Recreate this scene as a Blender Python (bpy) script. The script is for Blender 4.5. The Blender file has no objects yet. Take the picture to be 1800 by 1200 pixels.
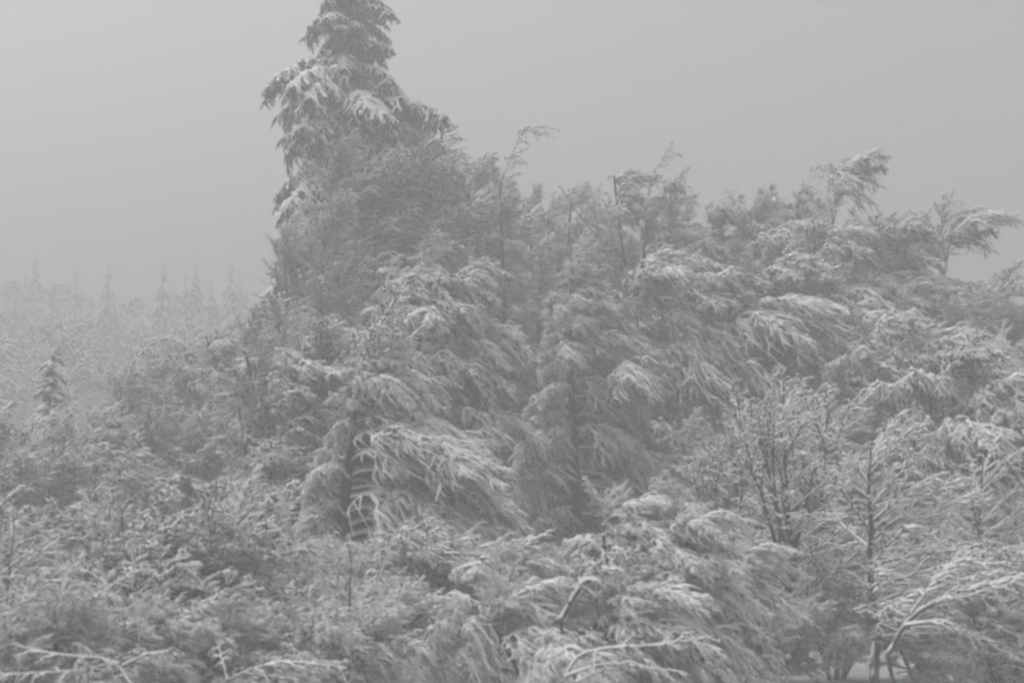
import bpy, math, random
import numpy as np
from mathutils import Vector, Matrix, Euler

R = math.radians
sc = bpy.context.scene
rng = np.random.default_rng(7)
random.seed(7)

# ------------------------------------------------------------------ camera, sky, sun, exposure
CAM_Z = 3.5
FPX = 2500.0                      # focal length in pixels of the 1800 px wide photograph
PITCH = math.atan(350 / FPX)
cam_d = bpy.data.cameras.new('camera')
cam = bpy.data.objects.new('camera', cam_d)
sc.collection.objects.link(cam)
cam.location = (0, 0, CAM_Z)
cam.rotation_euler = (math.pi / 2 + PITCH, 0, 0)
cam_d.sensor_width = 36
cam_d.lens = 36 * FPX / 1800
cam_d.clip_end = 2000
sc.camera = cam
cam_d.dof.use_dof = True; cam_d.dof.focus_distance = 75; cam_d.dof.aperture_fstop = 0.8

SUN_EL, SUN_AZ = R(62), R(300)    # overcast: soft light from high on the left, slightly behind the wood
w = bpy.data.worlds.new('World'); sc.world = w; w.use_nodes = True
nt = w.node_tree; nt.nodes.clear()
sky = nt.nodes.new('ShaderNodeTexSky'); sky.sky_type = 'NISHITA'; sky.sun_disc = False
sky.sun_elevation = SUN_EL; sky.sun_rotation = SUN_AZ; sky.dust_density = 6; sky.air_density = 1.5
hs = nt.nodes.new('ShaderNodeHueSaturation'); hs.inputs['Saturation'].default_value = 0.035
bg = nt.nodes.new('ShaderNodeBackground'); bg.inputs['Strength'].default_value = 0.15
out = nt.nodes.new('ShaderNodeOutputWorld')
nt.links.new(sky.outputs[0], hs.inputs['Color']); nt.links.new(hs.outputs[0], bg.inputs['Color'])
nt.links.new(bg.outputs[0], out.inputs['Surface'])
sl = bpy.data.lights.new('sun', 'SUN'); sl.energy = 2.0; sl.angle = R(60); sl.color = (1, .99, .97)
so = bpy.data.objects.new('sun', sl); sc.collection.objects.link(so)
sd = Vector((math.sin(SUN_AZ) * math.cos(SUN_EL), math.cos(SUN_AZ) * math.cos(SUN_EL), math.sin(SUN_EL)))
so.rotation_euler = sd.to_track_quat('Z', 'Y').to_euler()
HAZE = 0.0102
sc.view_settings.view_transform = 'Standard'; sc.view_settings.look = 'None'
sc.view_settings.gamma = 1; sc.view_settings.use_curve_mapping = False
sc.view_settings.exposure = -0.15
sc.cycles.volume_bounces = 1
sc.cycles.max_bounces = 6
sc.cycles.diffuse_bounces = 3
sc.cycles.use_denoising = True
sc.cycles.pixel_filter_type = 'BLACKMAN_HARRIS'
sc.cycles.filter_width = 2.5

# ------------------------------------------------------------------ materials
def mat(name, col, rough=.8, noise=0.0, scale=5.0, bump=0.0, col2=None):
    m = bpy.data.materials.new(name); m.use_nodes = True
    n = m.node_tree; b = n.nodes['Principled BSDF']
    b.inputs['Roughness'].default_value = rough
    b.inputs['Base Color'].default_value = (*col, 1)
    if 'Specular IOR Level' in b.inputs: b.inputs['Specular IOR Level'].default_value = .2
    if noise or bump:
        g = n.nodes.new('ShaderNodeNewGeometry')
        t = n.nodes.new('ShaderNodeTexNoise'); t.inputs['Scale'].default_value = scale; t.inputs['Detail'].default_value = 4
        n.links.new(g.outputs['Position'], t.inputs['Vector'])
        if noise:
            r = n.nodes.new('ShaderNodeMix'); r.data_type = 'RGBA'
            c2 = col2 or tuple(c * (1 - noise) for c in col)
            r.inputs['A'].default_value = (*c2, 1); r.inputs['B'].default_value = (*col, 1)
            n.links.new(t.outputs['Fac'], r.inputs['Factor']); n.links.new(r.outputs['Result'], b.inputs['Base Color'])
        if bump:
            bm = n.nodes.new('ShaderNodeBump'); bm.inputs['Strength'].default_value = bump
            n.links.new(t.outputs['Fac'], bm.inputs['Height']); n.links.new(bm.outputs[0], b.inputs['Normal'])
    return m

M_BARK = mat('bark', (.055, .048, .042), .9, .5, 6)
def plastered(m, thr=.60):
    n = m.node_tree; b = n.nodes['Principled BSDF']; g = n.nodes.new('ShaderNodeNewGeometry')
    mp = n.nodes.new('ShaderNodeMapping'); mp.inputs['Scale'].default_value = (3.2, 3.2, 1.1)
    t = n.nodes.new('ShaderNodeTexNoise'); t.inputs['Scale'].default_value = 1.6; t.inputs['Detail'].default_value = 6; t.inputs['Roughness'].default_value = .65
    d = n.nodes.new('ShaderNodeVectorMath'); d.operation = 'DOT_PRODUCT'; d.inputs[1].default_value = (-.85, -.35, .4)
    a = n.nodes.new('ShaderNodeMath'); a.operation = 'MULTIPLY_ADD'; a.inputs[1].default_value = .16
    ra = n.nodes.new('ShaderNodeMapRange'); ra.inputs['From Min'].default_value = thr + .07; ra.inputs['From Max'].default_value = thr + .13
    mx = n.nodes.new('ShaderNodeMix'); mx.data_type = 'RGBA'; mx.inputs['B'].default_value = (.78, .79, .80, 1)
    src = b.inputs['Base Color'].links[0].from_socket
    L = n.links.new
    L(g.outputs['Position'], mp.inputs['Vector']); L(mp.outputs[0], t.inputs['Vector']); L(g.outputs['Normal'], d.inputs[0])
    L(d.outputs['Value'], a.inputs[0]); L(t.outputs['Fac'], a.inputs[2]); L(a.outputs[0], ra.inputs['Value'])
    L(ra.outputs[0], mx.inputs['Factor']); L(src, mx.inputs['A']); L(mx.outputs['Result'], b.inputs['Base Color'])
plastered(M_BARK)
M_TWIG = mat('twig_bark', (.105, .093, .080), .9, .4, 3)
M_SNOW = mat('snow', (.86, .865, .87), .7, .08, 2)
M_NEEDLE = mat('spruce_needles', (.038, .050, .034), .85, .4, 4)
M_GROUND = mat('ground_snow', (.78, .79, .80), .8, .06, .6, .3)
M_LEAF = mat('withered_leaves', (.10, .07, .045), .9, .4, 4)

# ------------------------------------------------------------------ polyline tubes with snow caps
Z = np.array([0, 0, 1.0]); X = np.array([1.0, 0, 0])
def norm(v): return v / np.maximum(np.linalg.norm(v, axis=-1, keepdims=True), 1e-9)

class Soup:
    """collects tubes as vertices, quads and material slots and links them as one mesh"""
    def __init__(s): s.v, s.f, s.m, s.n = [], [], [], 0
    def tubes(s, P, wood, snow, under=1.0, slots=(0, 1)):
        # P (k,n,3); wood, snow (k,n): half thickness of the wood, height of the snow lying on it
        k, n, _ = P.shape
        T = norm(np.gradient(P, axis=1))
        side = np.cross(T, Z); ln = np.linalg.norm(side, axis=-1, keepdims=True)
        side = np.where(ln > .08, side / np.maximum(ln, 1e-9), norm(np.cross(T, np.array([.3, 1, 0.]))))
        up = norm(np.cross(side, T))
        flat = np.clip(np.sqrt(T[..., 0] ** 2 + T[..., 1] ** 2), .12, 1)
        sn = (snow * flat)[..., None]; wd = wood[..., None]
        hw = np.maximum(wd, sn * .62)
        V = np.stack([P - side * hw, P + up * (wd + sn), P + side * hw, P - up * wd * under], axis=2)   # k,n,4,3
        idx = (np.arange(k * n * 4).reshape(k, n, 4) + s.n)
        a = idx[:, :-1]; b = idx[:, 1:]
        F = np.stack([np.stack([a[..., j], a[..., (j + 1) % 4], b[..., (j + 1) % 4], b[..., j]], -1) for j in range(4)], 2)
        m = np.zeros((k, n - 1, 4), int); m[..., 2:] = slots[0]
        has = (sn[:, :-1, 0] > .004)[..., None]
        m[..., :2] = np.where(has, slots[1], slots[0])
        s.v.append(V.reshape(-1, 3)); s.f.append(F.reshape(-1, 4)); s.m.append(m.reshape(-1)); s.n += k * n * 4
    def round(s, P, r, sides=8, slot=0, snow=None, snow_slot=1):
        # one thick round tube (trunk, limb); snow plastered on the windward side as uneven pads
        n = len(P); T = norm(np.gradient(P, axis=0))
        a = norm(np.cross(T, np.array([.1, 1, .05]))); b = np.cross(T, a)
        th = np.linspace(0, 2 * np.pi, sides, endpoint=False)
        rr = r[:, None] * (1 + rng.normal(0, .06, (n, sides)))
        V = P[:, None] + rr[..., None] * (np.cos(th)[None, :, None] * a[:, None] + np.sin(th)[None, :, None] * b[:, None])
        i = np.arange(n * sides).reshape(n, sides) + s.n
        F = np.stack([i[:-1], np.roll(i, -1, 1)[:-1], np.roll(i, -1, 1)[1:], i[1:]], -1)
        c = V.reshape(n, sides, 3) - P[:, None]
        m = np.full((n - 1, sides), slot)
        if snow is not None:
            m = np.where((norm(c)[:-1] @ norm(np.array(snow)) > .45) & (rng.random((n - 1, sides)) < .75), snow_slot, slot)
        s.v.append(V.reshape(-1, 3)); s.f.append(F.reshape(-1, 4)); s.m.append(m.reshape(-1)); s.n += n * sides
    def arrays(s): return np.concatenate(s.v), np.concatenate(s.f), np.concatenate(s.m)
    def add(s, V, F, m):
        s.v.append(V); s.f.append(F + s.n); s.m.append(m); s.n += len(V)
    def mesh(s, name, mats, smooth=False):
        V, F, m = s.arrays()
        me = bpy.data.meshes.new(name)
        me.vertices.add(len(V)); me.vertices.foreach_set('co', V.astype(np.float32).ravel())
        me.loops.add(F.size); me.loops.foreach_set('vertex_index', F.astype(np.int32).ravel())
        me.polygons.add(len(F)); me.polygons.foreach_set('loop_start', np.arange(0, F.size, 4, dtype=np.int32))
        for x in mats: me.materials.append(x)
        me.polygons.foreach_set('material_index', m.astype(np.int32))
        if smooth: me.polygons.foreach_set('use_smooth', np.ones(len(F), bool))
        me.update(calc_edges=True)
        return me

def curves(p0, d, L, n, droop, wind, wob=.03):
    """k curves from p0 along d with length L that bend down (droop) and down-wind (+X)"""
    k = len(p0); s = np.linspace(0, 1, n)[None, :, None]
    d = norm(d)[:, None]; L = np.asarray(L).reshape(-1, 1, 1)
    dr = np.asarray(droop).reshape(-1, 1, 1) if np.ndim(droop) else droop
    bend = (-dr * Z + wind * X) * s ** 1.9
    P = p0[:, None] + L * (d * s * (1 - .25 * dr * s) + bend)
    P = P + rng.normal(0, wob, (k, n, 3)) * L * s
    return P

JIT = .5
def children(P, m, t0, t1, frac, ang, n, droop, wind, lift=.1, taper=.6, flatness=.5):
    k, q, _ = P.shape
    t = np.linspace(t0, t1, m)[None] + rng.uniform(-.5, .5, (k, m)) * (t1 - t0) / m
    t = np.clip(t, 0, .999); f = t * (q - 1); i = f.astype(int); u = (f - i)[..., None]
    I = np.arange(k)[:, None]
    p = P[I, i] * (1 - u) + P[I, i + 1] * u
    T = norm(P[I, i + 1] - P[I, i])
    side = norm(np.cross(T, Z) + 1e-6) * np.where((np.arange(m) % 2)[None, :, None] > 0, 1, -1)
    up = norm(np.cross(side, T)); up = np.where(up[..., 2:] < 0, -up, up)
    v = norm(side + up * rng.normal(lift, flatness, (k, m, 1)))
    a = np.radians(ang + rng.normal(0, 14, (k, m, 1)))
    d = T * np.cos(a) + v * np.sin(a)
    plen = np.linalg.norm(np.diff(P, axis=1), axis=-1).sum(1)[:, None]
    L = plen * frac * (1 - taper * t) * rng.uniform(.65, 1.25, (k, m))
    return curves(p.reshape(-1, 3), d.reshape(-1, 3), L.reshape(-1), n, droop * rng.uniform(1 - JIT, 1 + JIT, k * m), wind, .06)

KIND = {   # e0 start elevation, droop, wind, snow height, wood, counts
 'heavy': dict(e0=36, droop=.60, wind=.13, snow=.064, under=1.6, m=(18, 9, 5), fr=(.52, .50, .58), ang=(48, 40, 34), fl=.35),
 'sweep': dict(e0=26, droop=.62, wind=.19, snow=.056, under=1.5, m=(25, 10, 5), fr=(.46, .48, .58), ang=(42, 36, 32), fl=.4),
 'light': dict(e0=42, droop=.26, wind=.10, snow=.036, under=1.5, m=(16, 9, 5), fr=(.52, .50, .55), ang=(38, 34, 32), fl=.7),
 'fan':   dict(e0=56, droop=.15, wind=.08, snow=.040, under=1.5, m=(15, 8, 6), fr=(.52, .48, .52), ang=(36, 36, 36), fl=.5),
}
SECT = {'E': 0, 'N': 90, 'W': 180, 'S': 270}
LIB = {}
def branch_mesh(kind, az):
    k = KIND[kind]; s = Soup(); L = 4.0
    e = R(k['e0'] + rng.normal(0, 5)); a = R(az)
    d = np.array([[math.cos(a) * math.cos(e), math.sin(a) * math.cos(e), math.sin(e)]])
    wnd = k['wind']; S = k['snow']
    A = curves(np.zeros((1, 3)), d, [L], 12, k['droop'], wnd, .012)
    def cap(shape, h, lo=.45, hi=1.5): return h * rng.uniform(lo, hi, shape) * np.linspace(1, .45, shape[1])[None]
    s.tubes(A, np.linspace(.045, .012, 12)[None], cap((1, 12), S * 1.25), 1.2)
    B = children(A, k['m'][0], .10, .97, k['fr'][0], k['ang'][0], 7, k['droop'] * .85, wnd, .25, .62, k['fl'])
    s.tubes(B, np.tile(np.linspace(.019, .007, 7), (len(B), 1)), cap((len(B), 7), S * 1.45), 1.3)
    C = children(B, k['m'][1], .12, .98, k['fr'][1], k['ang'][1], 5, k['droop'] * .8, wnd * 1.3 + .03, .1, .55, k['fl'])
    sc_ = rng.choice([.35, 1.1, 1.9], (len(C), 1), p=[.35, .4, .25])
    s.tubes(C, np.tile(np.linspace(.011, .005, 5), (len(C), 1)), cap((len(C), 5), S) * sc_, k['under'])
    D = children(C, k['m'][2], .2, .98, k['fr'][2], k['ang'][2], 3, k['droop'] * .8, wnd * 1.6 + .05, .05, .4, k['fl'])
    sc_ = rng.choice([.25, 1.0, 1.7], (len(D), 1), p=[.28, .42, .30])
    s.tubes(D, np.tile(np.linspace(.0075, .004, 3), (len(D), 1)), cap((len(D), 3), S * .75) * sc_, k['under'])
    return s.mesh('branch_' + kind, [M_TWIG, M_SNOW])

def spruce_bough(az, snow=.10):
    s = Soup(); L = 4.0; e = R(12 + rng.normal(0, 4)); a = R(az)
    d = np.array([[math.cos(a) * math.cos(e), math.sin(a) * math.cos(e), math.sin(e)]])
    A = curves(np.zeros((1, 3)), d, [L], 12, .45, .06, .01)
    s.tubes(A, np.linspace(.05, .02, 12)[None], snow * rng.uniform(.8, 1.5, (1, 12)), 1.2)
    B = children(A, 30, .08, .98, .36, 52, 7, .60, .08, .1, .5, .25)
    s.tubes(B, np.tile(np.linspace(.04, .02, 7), (len(B), 1)) * rng.uniform(.6, 1.3, (len(B), 7)), snow * 1.2 * rng.uniform(.3, 1.6, (len(B), 7)), 1.8)
    C = children(B, 10, .08, .98, .34, 45, 4, .8, .10, -.3, .4, .6)
    s.tubes(C, np.tile(np.linspace(.030, .014, 4), (len(C), 1)) * rng.uniform(.6, 1.3, (len(C), 4)), snow * .8 * rng.uniform(.0, 1.5, (len(C), 4)) * rng.choice([0, 1], (len(C), 1), p=[.6, .4]), 2.0)
    D = children(C, 4, .2, .98, .45, 48, 3, .8, .08, -.3, .3, .7)
    s.tubes(D, np.tile(np.linspace(.018, .007, 3), (len(D), 1)), snow * .4 * rng.uniform(0, 1.4, (len(D), 3)) * rng.choice([0, 1], (len(D), 1), p=[.7, .3]), 2.0)
    return s.mesh('spruce_bough', [M_NEEDLE, M_SNOW])

for kd, nv in (('heavy', 4), ('sweep', 2), ('light', 3), ('fan', 3)):
    for sn_, az in SECT.items():
        LIB[kd, sn_] = [branch_mesh(kd, az + rng.uniform(-12, 12)) for _ in range(nv)]
JIT = .12
for sn_, az in SECT.items():
    LIB['spruce', sn_] = [spruce_bough(az + rng.uniform(-12, 12)) for _ in range(3)]
    LIB['pillow', sn_] = [spruce_bough(az + rng.uniform(-12, 12), .22)]

JIT = .4
def leader_mesh(snow=.03, lean=.35, seed_n=16):
    """the feathery top of a crown, 3 m tall, its twigs combed down-wind"""
    s = Soup()
    A = curves(np.zeros((1, 3)), np.array([[.05, 0, 1.]]), [3.0], 12, .02, lean, .02)
    s.tubes(A, np.linspace(.03, .008, 12)[None], np.full((1, 12), snow), 1.2)
    B = children(A, seed_n, .05, .97, .36, 34, 6, .30, .30, .2, .45, 1.2)
    s.tubes(B, np.tile(np.linspace(.014, .006, 6), (len(B), 1)), snow * rng.uniform(.5, 1.4, (len(B), 6)), 1.4)
    C = children(B, 7, .15, .97, .40, 36, 4, .35, .30, .1, .4, .8)
    s.tubes(C, np.tile(np.linspace(.010, .005, 4), (len(C), 1)), snow * rng.uniform(.2, 1.3, (len(C), 4)), 1.5)
    D = children(C, 3, .2, .97, .45, 36, 3, .35, .3, .1, .4, .8)
    s.tubes(D, np.tile(np.linspace(.007, .004, 3), (len(D), 1)), snow * rng.uniform(0, 1.1, (len(D), 3)), 1.5)
    return s.mesh('crown_top', [M_TWIG, M_SNOW])
LEADER = [leader_mesh() for _ in range(5)]

# ------------------------------------------------------------------ terrain
def _wave(x, y):
    return .25 * np.sin(x * .21 + 1.3) * np.cos(y * .17 + .4) + .12 * np.sin(x * .53 + y * .31) + .05 * np.sin(x * 1.3 - y * .9)
def ground_z(x, y):
    x = np.asarray(x, float); y = np.asarray(y, float)
    g = .035 * np.maximum(y - 34, 0)
    hill = 21 / (1 + np.exp(-(y - 150) / 28)) * (1 / (1 + np.exp((x - 10) / 40)) * .8 + .3)
    near = 1 / (1 + np.exp(-(y - 14) / 4))
    return g * np.exp(-np.maximum(y - 200, 0) / 300) + hill + _wave(x, y) * near
gx = np.concatenate([np.linspace(-600, -80, 27)[:-1], np.linspace(-80, 80, 161), np.linspace(80, 600, 27)[1:]])
gy = np.concatenate([np.linspace(-120, 5, 14)[:-1], np.linspace(5, 120, 140), np.linspace(120, 800, 60)[1:]])
GX, GY = np.meshgrid(gx, gy, indexing='ij'); GZ = ground_z(GX, GY)
s = Soup(); i = np.arange(GX.size).reshape(GX.shape)
s.add(np.stack([GX, GY, GZ], -1).reshape(-1, 3), np.stack([i[:-1, :-1], i[1:, :-1], i[1:, 1:], i[:-1, 1:]], -1).reshape(-1, 4), np.zeros((GX.shape[0] - 1) * (GX.shape[1] - 1), int))
gr = bpy.data.objects.new('ground', s.mesh('ground', [M_GROUND], True)); sc.collection.objects.link(gr); gr['kind'] = 'structure'
gr['label'] = 'snow covered ground rising under the wood'

def at(px, py, D):
    """world point at distance D (along the view's ground direction) seen at photo pixel (px, py)"""
    cx, cy = (px - 900) / FPX, (600 - py) / FPX
    dy = math.cos(PITCH) - cy * math.sin(PITCH); dz = math.sin(PITCH) + cy * math.cos(PITCH)
    return np.array([cx / dy * D, D, CAM_Z + dz / dy * D])

def link(name, data, parent=None):
    o = bpy.data.objects.new(name, data); sc.collection.objects.link(o)
    if parent: o.parent = parent
    return o
def thing(name, label, cat, loc, group=None):
    o = link(name, None); o.location = loc; o['label'] = label; o['category'] = cat; o.empty_display_size = .5
    if group: o['group'] = group
    return o

def place(kind, parent, p, az, L, tilt=0.0, pin=None, name='branch'):
    """one branch as an object: mesh from the library of that wind sector, small yaw, tilt and scale of its own"""
    az %= 360
    key = min(SECT, key=lambda q: abs((az - SECT[q] + 180) % 360 - 180))
    yaw = R((az - SECT[key] + 180) % 360 - 180)
    me = random.choice(LIB[kind, key])
    o = link(name, me, parent)
    ax = Vector((math.sin(R(az)), -math.cos(R(az)), 0))
    rot = Matrix.Rotation(R(tilt), 4, ax) @ Matrix.Rotation(yaw, 4, 'Z')
    sz = L / 4.0
    o.matrix_local = (pin or Matrix()) @ (Matrix.Translation(Vector(p)) @ rot @ Matrix.Diagonal((sz, sz, sz * random.uniform(.85, 1.1), 1)))
    return o

def trunk_path(h, dx, dy, n=14, wob=.012):
    t = np.linspace(0, 1, n)
    P = np.stack([dx * t ** 1.3, dy * t, h * t], 1)
    w_ = np.cumsum(rng.normal(0, wob * h / 3, (n, 2)), 0) * np.sin(t * np.pi)[:, None]
    P[:, :2] += w_
    P[0, 2] = -.4
    return P
def on(P, f):
    f = min(max(f, 0), .9999) * (len(P) - 1); i = int(f); return P[i] * (1 - f + i) + P[i + 1] * (f - i)

def tree(label, bx, tx, ty, D, kind='heavy', n=30, rad=4.0, rl=None, cb=.25, r0=None, shape='round', ups=0, top=3.0,
         name='snowy_tree', cat='tree', group='snow-laden trees of the wood', tilt=0, stems=None, zmin=-99, open_=None):
    stems = stems or {'round': 3, 'cone': 1, 'column': 2, 'vase': 3}[shape]
    tp = at(tx, ty, D); b = at(bx, 1000, D); gz = float(ground_z(b[0], D))
    h = tp[2] - gz; dx = tp[0] - b[0]
    root = thing(name, label, cat, (b[0], D, gz), group)
    rad *= .86 if shape != 'round' else .9; r0 = r0 or .010 * h + .03; n = int(n * 1.45); top = top * .62
    P = trunk_path(h - top * .85, dx * .85, rng.normal(0, .3))
    s = Soup()
    tt = np.linspace(0, 1, len(P))
    s.round(P, r0 * (1 - tt) ** .8 + .018, 10, 0)
    allP = [P]
    for q in range(1, stems):
        a = (0 if q % 2 else 3.14) + rng.uniform(-.7, .7); sp = rad * rng.uniform(.25, .5)
        Q = trunk_path(h * rng.uniform(.90, .985), dx * .6 + math.cos(a) * sp, math.sin(a) * sp); Q[:, :2] += np.array([math.cos(a), math.sin(a)]) * .15
        s.round(Q, r0 * .7 * (1 - tt * .8) + .015, 8, 0); allP.append(Q)
    link('trunk', s.mesh('trunk', [M_BARK, M_SNOW], True), root)
    cr = link('crown', random.choice(LEADER), root)
    sz = top / 3.0; cm = Matrix.Translation(Vector(P[-1])) @ Matrix.Rotation(random.uniform(-.4, .4), 4, 'Z') @ Matrix.Diagonal((sz, sz, sz, 1))
    cr.matrix_local = cm; inv = cm.inverted()
    for Q in allP:
        for _ in range(4): place('fan' if rng.random() < .5 else 'light', cr, on(Q, rng.uniform(.86, .99)), rng.uniform(-80, 80), rng.uniform(.35, .55) * rad, rng.uniform(5, 30), inv)
    az = rng.uniform(0, 360)
    for i in range(n):
        u = ((i + .5) / n) ** .75
        az += 137.5
        if shape == 'round': pf = (.6 + .4 * math.sin(min(u * 1.7, 1) * 1.57)) * (1 - u) ** .38 + .34
        elif shape == 'cone': pf = (1 - u) ** .8 + .2
        elif shape == 'vase': pf = .75 + .35 * (1 - u)
        elif shape == 'column': pf = .75 * (1 - u) ** .35 + .2
        a_ = az + rng.uniform(-20, 20)
        cs = math.cos(R(a_))
        # wind pushes the side branches round towards +X
        rr = rad * (1.0 + .12 * cs) if not rl else (rl if cs < -.2 else rad)
        L = max(rr * pf * rng.uniform(.78, 1.15), .7)
        f = cb + (1 - cb) * (u ** (1.5 if shape == 'vase' else 1.0)) * (.8 if shape == 'vase' else 1)
        Q = allP[i % len(allP)]
        p = on(Q, f)
        if gz + p[2] < zmin: continue
        t_ = tilt + (u - .5) * (34 if shape == 'cone' else 52) + rng.uniform(-9, 9)
        if kind == 'spruce': t_ = tilt + (u - .3) * 18 + rng.uniform(-5, 5)
        kd = kind
        if u > .8 and kd == 'sweep': kd = 'heavy'
        if open_ and open_[0] < f < open_[1] and math.sin(R(a_)) < -.6: continue
        if kind == 'mix': kd = random.choice(['heavy', 'light'])
        if cs < -.5 and kd == 'heavy' and random.random() < .5: kd = 'fan'
        place(kd, cr, p, a_, L, t_, inv)
    return root, cr, inv, P, gz

# ------------------------------------------------------------------ haze
def haze():
    s = 1; x0, x1, y0, y1, z0, z1 = -650, 650, -150, 850, -3, 36
    me = bpy.data.meshes.new('haze')
    v = [(x, y, z) for z in (z0, z1) for y in (y0, y1) for x in (x0, x1)]
    me.from_pydata(v, [], [(0, 2, 3, 1), (4, 5, 7, 6), (0, 1, 5, 4), (2, 6, 7, 3), (0, 4, 6, 2), (1, 3, 7, 5)])
    m = bpy.data.materials.new('haze'); m.use_nodes = True; n = m.node_tree; n.nodes.clear()
    p = n.nodes.new('ShaderNodeVolumePrincipled'); o = n.nodes.new('ShaderNodeOutputMaterial')
    p.inputs['Color'].default_value = (.61, .62, .62, 1); p.inputs['Density'].default_value = HAZE; p.inputs['Anisotropy'].default_value = 0.1
    n.links.new(p.outputs[0], o.inputs['Volume'])
    me.materials.append(m); ob = link('haze', me); ob['kind'] = 'stuff'; ob['label'] = 'pale snow-filled fog between the trees'
haze()

# ------------------------------------------------------------------ coarse trees for the far slope and the wood behind
def far_shape(conifer, h, n, fat=1.0):
    s = Soup()
    s.round(np.array([[0, 0, -.5], [0, 0, h * .5], [0, 0, h * (1 if conifer else .66)]]), np.array([.012 * h, .008 * h, .01]), 6, 0)
    u = np.sort(rng.random(n)) ** .8; az = rng.random(n) * 6.28
    if conifer:
        L = h * .19 * (1 - u) + .25; e = np.full(n, .15); z = h * (.12 + .87 * u); dr = .8
    else:
        L = h * .27 * np.sin(np.clip(u * 2.1 + .5, 0, 2.6)) + .9; e = .5 + .5 * u; z = h * (.2 + .65 * u); dr = .5
    d = np.stack([np.cos(az) * np.cos(e), np.sin(az) * np.cos(e), np.sin(e)], 1)
    A = curves(np.stack([0 * z, 0 * z, z], 1), d, L, 5, dr, .12)
    wd = (.06 if conifer else .03) * fat
    s.tubes(A, np.full((n, 5), wd) * np.clip(L / 1.6, .15, 1)[:, None], .012 * fat * rng.uniform(.3, 1.3, (n, 5)), 2.0)
    B = children(A, 7, .15, .97, .42, 50, 3, dr, .15, 0, .5, .5)
    s.tubes(B, np.full((len(B), 3), wd * .8) * np.repeat(np.clip(L / 1.6, .15, 1), 7)[:, None] * rng.uniform(.5, 1.3, (len(B), 3)), .012 * fat * rng.uniform(0, 1.4, (len(B), 3)), 2.0)
    return s
FARC = [far_shape(True, 16, 90) for _ in range(3)]; FARD = [far_shape(False, 12, 60) for _ in range(4)]
FC = [q.mesh('far_spruce', [M_NEEDLE, M_SNOW]) for q in FARC]; FD = [q.mesh('far_tree', [M_TWIG, M_SNOW]) for q in FARD]
def far_thing(nm, label, cat, meshes, h0, px, py, D, group):
    p = at(px, py, D); g = float(ground_z(p[0], D)); k = (p[2] - g) / h0
    o = link(nm, random.choice(meshes)); o.location = (p[0], D, g); o.scale = (k, k, k); o.rotation_euler.z = rng.uniform(0, 6)
    o['label'] = label; o['category'] = cat; o['group'] = group
G = 'spruces fading into the fog on the left'
far_thing('far_spruce', 'faint pointed spruce right of the others, sharpest of the fog-hidden tops', 'tree', FC, 16, 287, 462, 150, G)
far_thing('far_spruce', 'faint slim spruce with a broad-shouldered top, second from right in the fog', 'tree', FC, 16, 192, 462, 158, G)
far_thing('far_spruce', 'broad pale spruce ghost in the fog above the small snowy spruce', 'tree', FC, 16, 95, 488, 160, G)
far_thing('far_spruce', 'almost vanished spruce at the left edge of the photo in the fog', 'tree', FC, 16, 28, 515, 165, G)
far_thing('far_spruce', 'low faded spruce just left of the tall spruce on the foggy slope', 'tree', FC, 16, 375, 535, 150, G)
def mass(nm, label, pts, soups, mats):
    s = Soup()
    for (x, y, k) in pts:
        V, F, m = random.choice(soups).arrays()
        a = rng.uniform(-.6, .6); c, q = math.cos(a), math.sin(a)
        W = V @ np.array([[c, q, 0], [-q, c, 0], [0, 0, 1]]) * k
        s.add(W + np.array([x, y, float(ground_z(x, y)) - .2]), F, m)
    o = link(nm, s.mesh(nm, mats)); o['kind'] = 'stuff'; o['label'] = label; return o
pts = []
for _ in range(72):
    y = rng.uniform(158, 215); x = rng.uniform(-.42, -.10) * y; pts.append((x, y, rng.uniform(1.15, 1.78)))
for _ in range(12):
    y = rng.uniform(120, 200); x = rng.uniform(-.1, .4) * y; pts.append((x, y, rng.uniform(.8, 1.1)))
mass('far_wood', 'snowy forest on the slope, nearly lost in the fog', pts, [far_shape(True, 12, 56, 1.9), far_shape(True, 10.5, 50, 1.9), far_shape(False, 10, 44, 1.7)], [M_NEEDLE, M_SNOW])
pts = []
for _ in range(14):
    y = rng.uniform(66, 85); x = rng.uniform(-.16, .42) * y; pts.append((x, y, rng.uniform(.75, 1.0)))
for _ in range(36):
    y = rng.uniform(105, 140); x = rng.uniform(-.42, -.13) * y; pts.append((x, y, rng.uniform(.85, 1.25)))
mass('wood_behind', 'tangle of snowy trees filling the wood behind the front rows', pts, [far_shape(False, 13, 40, 1.5) for _ in range(3)], [M_TWIG, M_SNOW])

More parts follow.
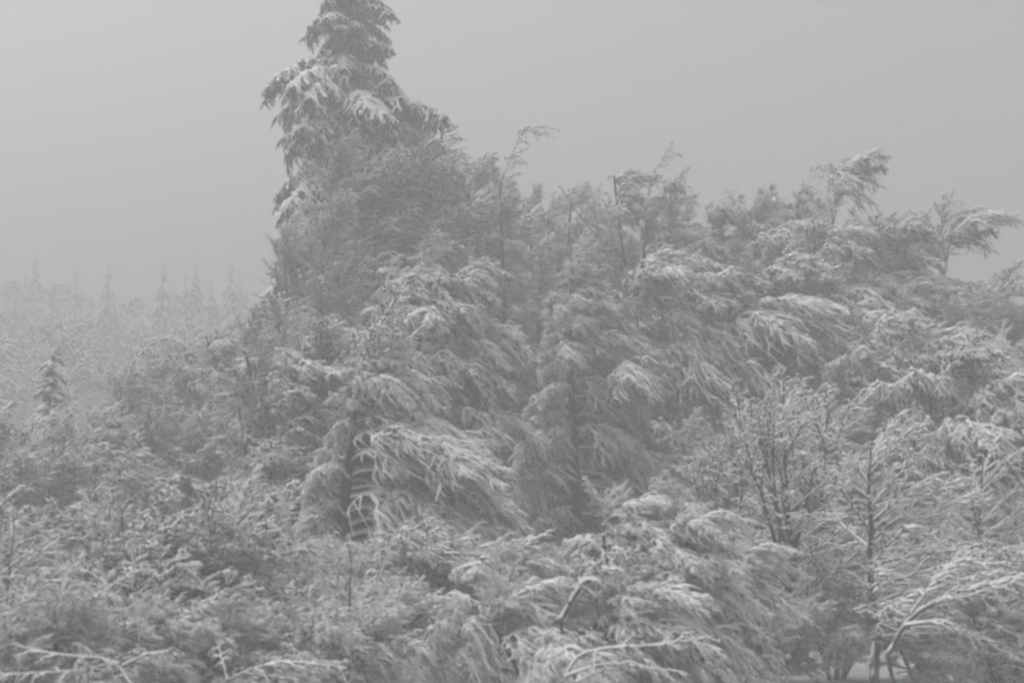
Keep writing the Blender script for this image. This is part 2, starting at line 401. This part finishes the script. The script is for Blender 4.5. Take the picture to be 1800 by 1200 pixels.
# ------------------------------------------------------------------ the trees, back to front
T = tree
def spruce(label, bx, D, ztop_px, rows, group, snowset='spruce', r0=.3, dens=1.0, name='snowy_spruce'):
    """rows: (y pixel, left reach px, right reach px)"""
    tp = at(bx, ztop_px, D); gz = float(ground_z(tp[0], D)); h = tp[2] - gz
    root = thing(name, label, 'tree', (tp[0], D, gz), group)
    s = Soup(); P = trunk_path(h, 0, 0, 16, .003); tt = np.linspace(0, 1, 16)
    s.round(P, r0 * (1 - tt) + .02, 10, 0); link('trunk', s.mesh('trunk', [M_BARK, M_SNOW], True), root)
    cr = link('crown', random.choice(LIB['spruce', 'N']), root); cm = Matrix.Translation(Vector(on(P, .985))) @ Matrix.Diagonal((.2, .2, .2, 1)) @ Matrix.Rotation(R(60), 4, 'X')
    cr.matrix_local = cm; inv = cm.inverted()
    mpp = D / FPX
    ys = [r[0] for r in rows]; az = 0
    y = ys[0]
    while y < ys[-1]:
        l = np.interp(y, ys, [r[1] for r in rows]) * mpp; r_ = np.interp(y, ys, [r[2] for r in rows]) * mpp
        for _ in range(3):
            az += 137.5 + rng.uniform(-15, 15); cs = math.cos(R(az))
            L = (r_ if cs > 0 else l) * abs(cs) + (l + r_) / 2 * (1 - abs(cs))
            L = L * rng.uniform(.8, 1.12) / .82
            z = at(bx, y + rng.uniform(-8, 8), D)[2] - gz
            place(snowset, cr, on(P, z / h), az, max(L, .5), rng.uniform(-14, 6), inv)
        y += 17 / dens
    return root, cr, inv, P, gz, h

TS = spruce('tallest tree, spruce with hanging snowy boughs whose top leaves the photo', 612, 62, -230,
            [(-220, 10, 10), (-100, 40, 45), (0, 75, 80), (60, 72, 75), (85, 40, 70), (110, 110, 75), (128, 150, 110), (170, 118, 150), (230, 115, 172), (290, 125, 165), (420, 130, 100), (620, 60, 60)], None, r0=.33)
# the long bough that hangs down the left side
rt, cr, inv, P, gz, h = TS
for (y, az, L, tl) in ((112, 184, 4.6, -2), (205, 176, 3.6, -34), (290, 182, 3.4, -44), (370, 178, 4.8, -38), (425, 181, 5.0, -12), (445, 190, 4.6, -8)):
    place('spruce', cr, on(P, (at(612, y, 62)[2] - gz) / h), az, L, tl, inv)
for (y, az, L, tl) in ((40, 172, 2.4, -28), (55, 8, 2.2, -20), (150, 4, 3.6, -20), (190, 8, 4.0, -35), (175, -10, 4.2, -30)):
    place('spruce', cr, on(P, (at(612, y, 62)[2] - gz) / h), az, L, tl, inv)

spruce('small young spruce with thick snow pillows standing alone on the left', 92, 48, 624,
       [(630, 12, 12), (650, 22, 20), (700, 30, 32), (740, 36, 44), (800, 46, 52), (900, 50, 56)], None, r0=.12, dens=1.7, snowset='pillow')

GR = 'snow-laden trees of the wood'
T('grey twiggy tree in front of the tall spruce, widest crown over the forked dark trunk', 648, 635, 290, 56, 'light', 62, 4.9, cb=.22, r0=.34, tilt=8, stems=3, open_=(.45, .85))
T('pale feathery tree right of the spruce with a comb-like top blown to the right', 902, 875, 235, 57, 'mix', 62, 3.7, cb=.1, r0=.2, shape='cone', top=5, open_=(.3, .85))
T('low grey tree between the tall spruce and the feathery tree', 775, 770, 275, 62, 'light', 44, 4.4, cb=.1)
T('slender bare-topped tree with two thin curved twigs against the sky', 1035, 1020, 335, 63, 'light', 30, 3.2, cb=.1, shape='cone', top=3.5)
T('tree with a small frosted plume leaning right, left of the dome crowns', 1125, 1140, 272, 61, 'heavy', 40, 3.6, cb=.1, top=4.2)
T('domed tree whose flat top sits between the two plumed trees', 1262, 1262, 338, 62, 'heavy', 46, 4.2, cb=.1, top=2.2)
T('tree with a forked frosted top, highest on the right', 1385, 1415, 292, 60, 'heavy', 46, 4.6, cb=.1, top=4.2)
T('tree with long frosted sprays stretching right into the sky', 1575, 1590, 385, 60, 'heavy', 44, 5.0, cb=.1, top=3.4)
T('tree at the right edge with upswept frosted twigs', 1745, 1760, 550, 58, 'fan', 40, 4.6, cb=.1, top=3.0)
T('rounded snowy tree filling the slope between forked and far-right trees', 1500, 1480, 400, 57, 'heavy', 46, 4.4, cb=.1, top=2)
T('tree with drooping snow-bowed boughs like a breaking wave', 1200, 1190, 450, 51, 'sweep', 40, 4.6, cb=.3, top=2.0)
T('tree with an open dark hollow around its bare forked trunk', 1405, 1400, 480, 53, 'heavy', 34, 4.4, cb=.45, top=1.5)
T('snowy tree behind the vase shaped tree, right of the hollow', 1600, 1590, 560, 48, 'heavy', 40, 4.4, cb=.2, top=2.0)
T('tree with a straight dark trunk bared between sweeping snowy branches', 1015, 1005, 400, 49, 'sweep', 50, 4.6, cb=.2, r0=.22, shape='cone', top=2.6, open_=(.25, .75))
T('thin tree crowded between feathery tree and straight dark trunk', 955, 950, 400, 56, 'light', 34, 3.4, cb=.1, shape='cone')
T('grey leaning tree on the left shoulder of the big twiggy crown', 520, 500, 360, 54, 'fan', 52, 4.4, cb=.1, shape='column', tilt=-10)
T('tree with stacked snow-heavy boughs right of the forked dark trunk', 745, 735, 430, 45, 'heavy', 46, 3.6, rl=1.8, cb=.2, top=1.0)
T('left tree of the central group with fine pale twigs and a dark stem', 515, 520, 560, 41, 'mix', 46, 3.4, cb=.15, r0=.16, top=1.6)
T('big foreground tree whose snow-loaded boughs sweep far to the right', 582, 640, 590, 36, 'sweep', 62, 6.6, rl=2.6, cb=.1, r0=.24, top=1.4, shape='cone', open_=(.4, .85))
T('thin twiggy tree left of the central group at its foot', 445, 440, 570, 46, 'light', 44, 3.2, cb=.1)
T('tree at the right edge with crossed dark branches under snow', 1765, 1770, 640, 37, 'heavy', 44, 4.2, cb=.2, top=1.6)
T('tree between the two dark right-hand trunks with layered snowy twigs', 1670, 1665, 600, 43, 'heavy', 40, 4.0, cb=.2, top=1.8)
# left side
T('pale bare tree with a fork low on its stem, between bent birch and wood', 335, 345, 615, 54, 'light', 46, 3.6, cb=.1, r0=.13, top=2.2)
T('thin grey tree left of the bent birch', 150, 150, 740, 56, 'light', 30, 2.8, cb=.1)
T('low hazy tree under the small snowy spruce', 60, 55, 800, 44, 'light', 34, 3.2, cb=.1)
T('hazy tree at the left edge of the photo', -20, -15, 760, 54, 'light', 30, 3.2, cb=.1)
T('thin tree with short dark stem showing right of the low fork', 400, 400, 600, 52, 'light', 42, 3.2, cb=.1, r0=.12)
T('small grey tree in front of the bent birch', 245, 255, 680, 52, 'light', 40, 3.2, cb=.1)
def shrub(label, bx, ty, D, kind, n, rad, name='snowy_shrub', tilt=0, stems=4, shape='round'):
    return T(label, bx, bx + 10, ty, D, kind, n, rad, cb=.05, shape=shape, name=name, cat='shrub', group='snowy shrubs at the edge of the wood', stems=stems, top=1.2, tilt=tilt, r0=.06)
shrub('wide weeping shrub with a fringed snowy rim, right of centre at the bottom', 1110, 890, 28, 'heavy', 42, 2.2)
shrub('weeping shrub tucked below the straight dark trunk', 1210, 970, 30, 'heavy', 34, 2.1)
shrub('shrub under the sweeping boughs of the big foreground tree', 780, 1010, 31, 'sweep', 36, 2.8)
shrub('low snowy shrub at the bottom, left of the weeping shrub', 960, 1060, 26, 'sweep', 26, 2.6)
shrub('shrub at the foot of the dark central stem', 690, 1010, 32, 'light', 34, 3.0)
shrub('hazy shrub above the bottom left thicket', 130, 850, 42, 'light', 36, 3.2)



# filling trees of the ridge and of the hidden middle
T('faint grey crown just right of the tall spruce at the skyline', 815, 815, 318, 66, 'light', 30, 3.6, cb=.1, top=1.5)
T('pale crown filling the notch right of the feathery comb-like top', 960, 965, 345, 65, 'light', 32, 3.6, cb=.1, top=1.5)
T('pale crown in the notch left of the small frosted plume', 1085, 1085, 348, 66, 'heavy', 30, 3.4, cb=.1, top=1.6)
T('snowy crown between the flat-topped dome and the forked frosted top', 1330, 1330, 368, 65, 'heavy', 32, 3.6, cb=.1, top=1.5)
T('snowy crown right behind the shoulder of the forked frosted top', 1530, 1525, 405, 64, 'heavy', 34, 3.6, cb=.1, top=1.5)
T('snowy crown below the long frosted sprays at the right skyline', 1670, 1665, 545, 62, 'fan', 34, 4.0, cb=.1, top=1.5)
T('grey crown deep in the wood between sweeping tree and straight dark trunk', 850, 850, 560, 60, 'light', 36, 3.8, cb=.12, top=1.2)
T('slim grey tree in the left thicket with a bent stem', 190, 170, 740, 44, 'light', 34, 2.8, cb=.12, top=1.4)
T('slim grey tree in the left thicket with an upright stem', 325, 325, 730, 43, 'fan', 32, 2.6, cb=.12, top=1.4)
T('slim grey tree at the far left of the thicket', 20, 25, 800, 39, 'fan', 34, 2.8, cb=.1, top=1.4)
T('slim grey tree in front of the central group, its left neighbour', 480, 475, 700, 40, 'light', 34, 2.8, cb=.1, top=1.4)

def arc_tree(label, D, paths, name='bent_tree', cat='tree', r0=.07, snow=.035, twigs=18, tl=.30, droop=.8, wind=.15, sub=6, group=None, slots=True):
    """a tree or sapling whose stems follow given bends; twigs hang from them"""
    W = [np.array([at(x, y, D + rng.uniform(-.8, .8) + .0) for x, y in p]) for p in paths]
    b = W[0][0]; gz = float(ground_z(b[0], b[1])); o0 = np.array([b[0], b[1], gz])
    root = thing(name, label, cat, tuple(o0), group)
    s = Soup(); c = Soup()
    for q, w_ in enumerate(W):
        w_ = w_ - o0
        d = np.r_[0, np.cumsum(np.linalg.norm(np.diff(w_, axis=0), axis=1))]; t = np.linspace(0, d[-1], 16)
        P = np.stack([np.interp(t, d, w_[:, j]) for j in range(3)], 1)
        for _ in range(2): P[1:-1] = (P[:-2] + 2 * P[1:-1] + P[2:]) / 4
        rr = np.linspace(r0, r0 * .25, 16) * (1 if q == 0 else .7)
        if q == 0 and P[0, 2] > 0: s.round(np.array([[0, 0, -.3], [rng.normal(0, .1), 0, P[0, 2] * .5], P[0]]), np.array([r0 * 1.3, r0 * 1.15, r0]), 8, 0)
        s.round(P, rr, 8, 0)
        s.tubes(P[None] + Z * rr[None, :, None] * .5, rr[None] * .75, np.full((1, 16), snow) * rng.uniform(.5, 1.4, (1, 16)), .3)
        B = children(P[None], twigs, .25, .98, tl, 40, 6, droop, wind, .1, .5, .8)
        c.tubes(B, np.tile(np.linspace(.016, .006, 6), (len(B), 1)), snow * .8 * rng.uniform(.4, 1.4, (len(B), 6)), 1.4)
        C = children(B, sub, .15, .97, .42, 38, 4, droop, wind, .1, .5, .8)
        c.tubes(C, np.tile(np.linspace(.010, .005, 4), (len(C), 1)), snow * .6 * rng.uniform(0, 1.4, (len(C), 4)), 1.6)
        E = children(C, 3, .15, .97, .42, 38, 3, droop, wind, .1, .5, .8)
        c.tubes(E, np.tile(np.linspace(.007, .004, 3), (len(E), 1)), snow * .6 * rng.uniform(0, 1.3, (len(E), 3)), 1.6)
    link('trunk', s.mesh('trunk', [M_BARK, M_SNOW]), root); link('crown', c.mesh('crown', [M_TWIG, M_SNOW]), root)
arc_tree('slender birch bent over in an arch, its tip hanging to the right', 54, [[(212, 850), (216, 740), (222, 660), (248, 612), (290, 588), (325, 600), (350, 640)], [(218, 730), (235, 680), (275, 630), (320, 620), (345, 650)]], twigs=26, r0=.045)
arc_tree('pale sapling arched low under its snow, right of the bent birch', 56, [[(330, 800), (320, 735), (300, 690), (285, 672)], [(330, 780), (342, 700), (350, 650), (380, 640), (420, 680)]], r0=.08)
arc_tree('broken bare tree top with two thin dark twigs above the crowns', 60, [[(1058, 500), (1052, 400), (1035, 350), (1012, 338)], [(1046, 410), (1015, 375), (986, 328)], [(1056, 440), (1075, 385), (1060, 350)]], r0=.045, snow=.02, twigs=10, droop=.1, tl=.2)
G2 = 'saplings pressed down at the foot of the wood'
arc_tree('sapling pressed flat to the right under snow, long white limb at the bottom centre', 24, [[(985, 1210), (1010, 1150), (1075, 1138), (1150, 1135), (1235, 1122)], [(990, 1190), (1060, 1165), (1130, 1172), (1190, 1180)], [(1010, 1200), (1080, 1168), (1150, 1175), (1205, 1205)]], name='bent_sapling', r0=.022, snow=.024, twigs=12, tl=.2, droop=.3, group=G2)
arc_tree('sapling bent to the left with long wavy white limbs in the bottom left corner', 23, [[(235, 1210), (200, 1158), (140, 1155), (80, 1148), (20, 1132)], [(215, 1170), (260, 1148), (300, 1146)], [(210, 1165), (120, 1180), (0, 1186)]], name='bent_sapling', r0=.02, snow=.017, twigs=12, tl=.22, droop=.25, group=G2)
arc_tree('sapling with a long pale limb rising to the right, bottom left of centre', 24, [[(370, 1215), (430, 1180), (490, 1162), (550, 1166), (605, 1172)], [(400, 1195), (380, 1120), (350, 1070)]], name='bent_sapling', r0=.02, snow=.017, twigs=12, tl=.22, droop=.3, group=G2)
arc_tree('sapling with wavy white limbs across the thicket at the left edge', 27, [[(220, 1110), (190, 1030), (120, 1020), (60, 1020), (-20, 1012)], [(200, 1050), (260, 985), (300, 992)], [(190, 1030), (150, 1000), (70, 1000)]], name='bent_sapling', r0=.02, snow=.017, twigs=12, tl=.22, droop=.25, group=G2)
arc_tree('slanting pale sapling rising right between sweeping tree and weeping shrub', 26, [[(985, 1090), (1010, 1045), (1045, 1005), (1075, 960)], [(1000, 1060), (1030, 1010), (1080, 1000)]], name='bent_sapling', r0=.045, snow=.04, twigs=12, tl=.3, droop=.4, group=G2)
arc_tree('leaning sapling with a long dark twig curving down at the right edge', 24, [[(1830, 900), (1785, 835), (1760, 800), (1748, 775)], [(1840, 770), (1790, 745), (1750, 715), (1730, 690)]], name='bent_sapling', r0=.022, snow=.012, twigs=6, tl=.2, droop=.3, group=G2)
arc_tree('sapling with flat white sprays pointing right in the lower right', 26, [[(1560, 1150), (1600, 1080), (1680, 1040), (1760, 1020), (1810, 1022)], [(1590, 1100), (1660, 1090), (1740, 1130)], [(1600, 1080), (1650, 1010), (1700, 975)]], name='bent_sapling', r0=.035, snow=.03, twigs=18, tl=.25, droop=.15, group=G2)

shrub('upright grey shrub below the slim trees of the left thicket', 290, 990, 28, 'fan', 30, 3.0)

# ---- open, bare trees near the road: straight limbs lined with snow
def limb_template(h, n, e_lo, e_hi, len_, z0=.14, z1=.9, az_bias=None, r0=.1, snow=.045, lean=.3, twigs=11, fork=0):
    s = Soup(); c = Soup(); P = trunk_path(h, lean, rng.normal(0, .2), 14, .02); tt = np.linspace(0, 1, 14)
    s.round(P, r0 * (1 - tt) ** .9 + .012, 9, 0)
    stems = [P]
    for q in range(fork):
        b = on(P, rng.uniform(.12, .4)); a = rng.uniform(0, 6.28); e = R(rng.uniform(70, 82))
        Q = curves(b[None], np.array([[math.cos(a) * math.cos(e), math.sin(a) * math.cos(e), math.sin(e)]]), [(h - b[2]) * rng.uniform(.8, .97)], 12, -.02, .03, .012)[0]
        s.round(Q, r0 * .55 * (1 - np.linspace(0, 1, 12)) ** .9 + .010, 7, 0); stems.append(Q)
    limbs = []; az = rng.uniform(0, 360)
    for i in range(n):
        u = (i + rng.random()) / n; az += 137.5
        a = az if az_bias is None else az_bias + rng.normal(0, 48) + (180 if rng.random() < .28 else 0)
        e = R(e_lo + (e_hi - e_lo) * u + rng.normal(0, 6)); a = R(a)
        Q = stems[i % len(stems)] if u > .35 else P
        L = len_ * (1.05 - .62 * u) * rng.uniform(.75, 1.15)
        limbs.append(curves(on(Q, z0 + (z1 - z0) * u)[None], np.array([[math.cos(a) * math.cos(e), math.sin(a) * math.cos(e), math.sin(e)]]), [L], 12, .10, .06, .012))
    A = np.concatenate(limbs)
    s.tubes(A, np.tile(np.linspace(.030, .009, 12), (len(A), 1)), snow * rng.uniform(.5, 1.35, (len(A), 12)) * np.linspace(1.15, .7, 12), 1.4)
    B = children(A, twigs, .14, .97, .36, 34, 6, .12, .12, .25, .5, .7)
    c.tubes(B, np.tile(np.linspace(.013, .006, 6), (len(B), 1)), snow * .8 * rng.uniform(.4, 1.4, (len(B), 6)), 1.5)
    C = children(B, 5, .15, .97, .42, 34, 4, .14, .14, .2, .5, .8)
    c.tubes(C, np.tile(np.linspace(.009, .005, 4), (len(C), 1)), snow * .6 * rng.uniform(.2, 1.4, (len(C), 4)), 1.6)
    D = children(C, 2, .2, .97, .45, 34, 3, .15, .15, .2, .4, .8)
    c.tubes(D, np.tile(np.linspace(.006, .004, 3), (len(D), 1)), snow * .5 * rng.uniform(0, 1.4, (len(D), 3)), 1.6)
    return s.mesh('trunk', [M_BARK, M_SNOW]), c.mesh('crown', [M_TWIG, M_SNOW]), h
def limb_tree(label, tpl, bx, ty, D, group='open bare trees nearest the camera', rot=0.0):
    b = at(bx, 1000, D); gz = float(ground_z(b[0], D)); k = (at(bx, ty, D)[2] - gz) / tpl[2]
    root = thing('bare_tree', label, 'tree', (b[0], D, gz - .1), group)
    for nm, me in (('trunk', tpl[0]), ('crown', tpl[1])):
        o = link(nm, me, root); o.matrix_local = Matrix.Rotation(rot, 4, 'Z') @ Matrix.Diagonal((k, k, k, 1))
VASE = limb_template(8.2, 42, 30, 78, 3.7, .20, .9, None, .13, .040, -.2, 12, fork=5)
RIGHT = limb_template(7.6, 30, 12, 52, 4.4, .22, .92, 8, .15, .045, .2, 15)
OPEN = [limb_template(7.5, 22, 18, 62, 3.2, .12, .92, None, .085, .036, -.6, 11, fork=2) for _ in range(3)]
limb_tree('vase shaped bare tree with a fan of straight steep limbs over a dark trunk', VASE, 1395, 650, 34)
limb_tree('bare tree with a thick dark trunk and long flat snow-lined limbs pointing right', RIGHT, 1530, 760, 30)
limb_tree('bare tree cut by the right edge of the photo, its limbs lined with snow', RIGHT, 1730, 800, 33, rot=.4)
limb_tree('open bare tree at the left edge of the photo, nearest the corner', OPEN[0], 20, 850, 29)
limb_tree('open bare tree below the small snowy spruce, limbs crossing its neighbour', OPEN[1], 150, 830, 33, rot=2.1)
limb_tree('open bare tree in the bottom left with a stem leaning left below the bent birch', OPEN[2], 240, 870, 28, rot=.3)
limb_tree('open bare tree in front of the forked pale tree, lower left', OPEN[0], 350, 840, 32, rot=2.8)
limb_tree('open bare tree left of the dark central stem, half hidden in twigs', OPEN[1], 460, 830, 31, rot=.5)
limb_tree('open bare tree with limbs across the foot of the dark central stem', OPEN[2], 640, 950, 27, rot=1.2)
limb_tree('open bare tree at the bottom between sweeping tree and weeping shrub', OPEN[0], 880, 960, 27, rot=1.5)

T('grey crown low behind the vase shaped tree, its left side', 1290, 1290, 745, 43, 'light', 30, 3.2, cb=.1, top=1.2)
T('grey crown low behind the vase shaped tree, its right side', 1470, 1470, 740, 44, 'light', 30, 3.2, cb=.1, top=1.2)
T('grey crown low behind the long flat limbs at the right', 1640, 1640, 790, 42, 'light', 30, 3.2, cb=.06, top=1.2)

shrub('bare shrub half under snow in the very corner at the bottom left', 20, 1100, 24, 'fan', 22, 1.8)
shrub('low grey shrub at the bottom left, right of the corner shrub', 165, 1120, 25, 'light', 24, 2.0)
shrub('low grey shrub between the bent saplings at the bottom left', 330, 1110, 26, 'light', 24, 2.0)
shrub('low grey shrub at the bottom, straight below the dark central stem', 560, 1110, 26, 'light', 26, 2.0)

shrub('small grey shrub on the snow between the vase shaped tree and the thick dark trunk', 1465, 1075, 33, 'fan', 26, 2.2)
shrub('small grey shrub on the snow right of the thick dark trunk', 1610, 1070, 34, 'light', 28, 2.4)
shrub('small grey shrub in the bottom right corner', 1750, 1060, 30, 'fan', 28, 2.4)
shrub('thin grey shrub on the snow left of the vase shaped tree', 1345, 1120, 32, 'fan', 20, 1.6)

limb_tree('second vase shaped bare tree, crowded against the left side of the first', OPEN[1], 1300, 740, 36, rot=4.0)
limb_tree('slim bare tree standing between the vase shaped tree and the long flat limbs', OPEN[2], 1455, 720, 37, rot=2.2)
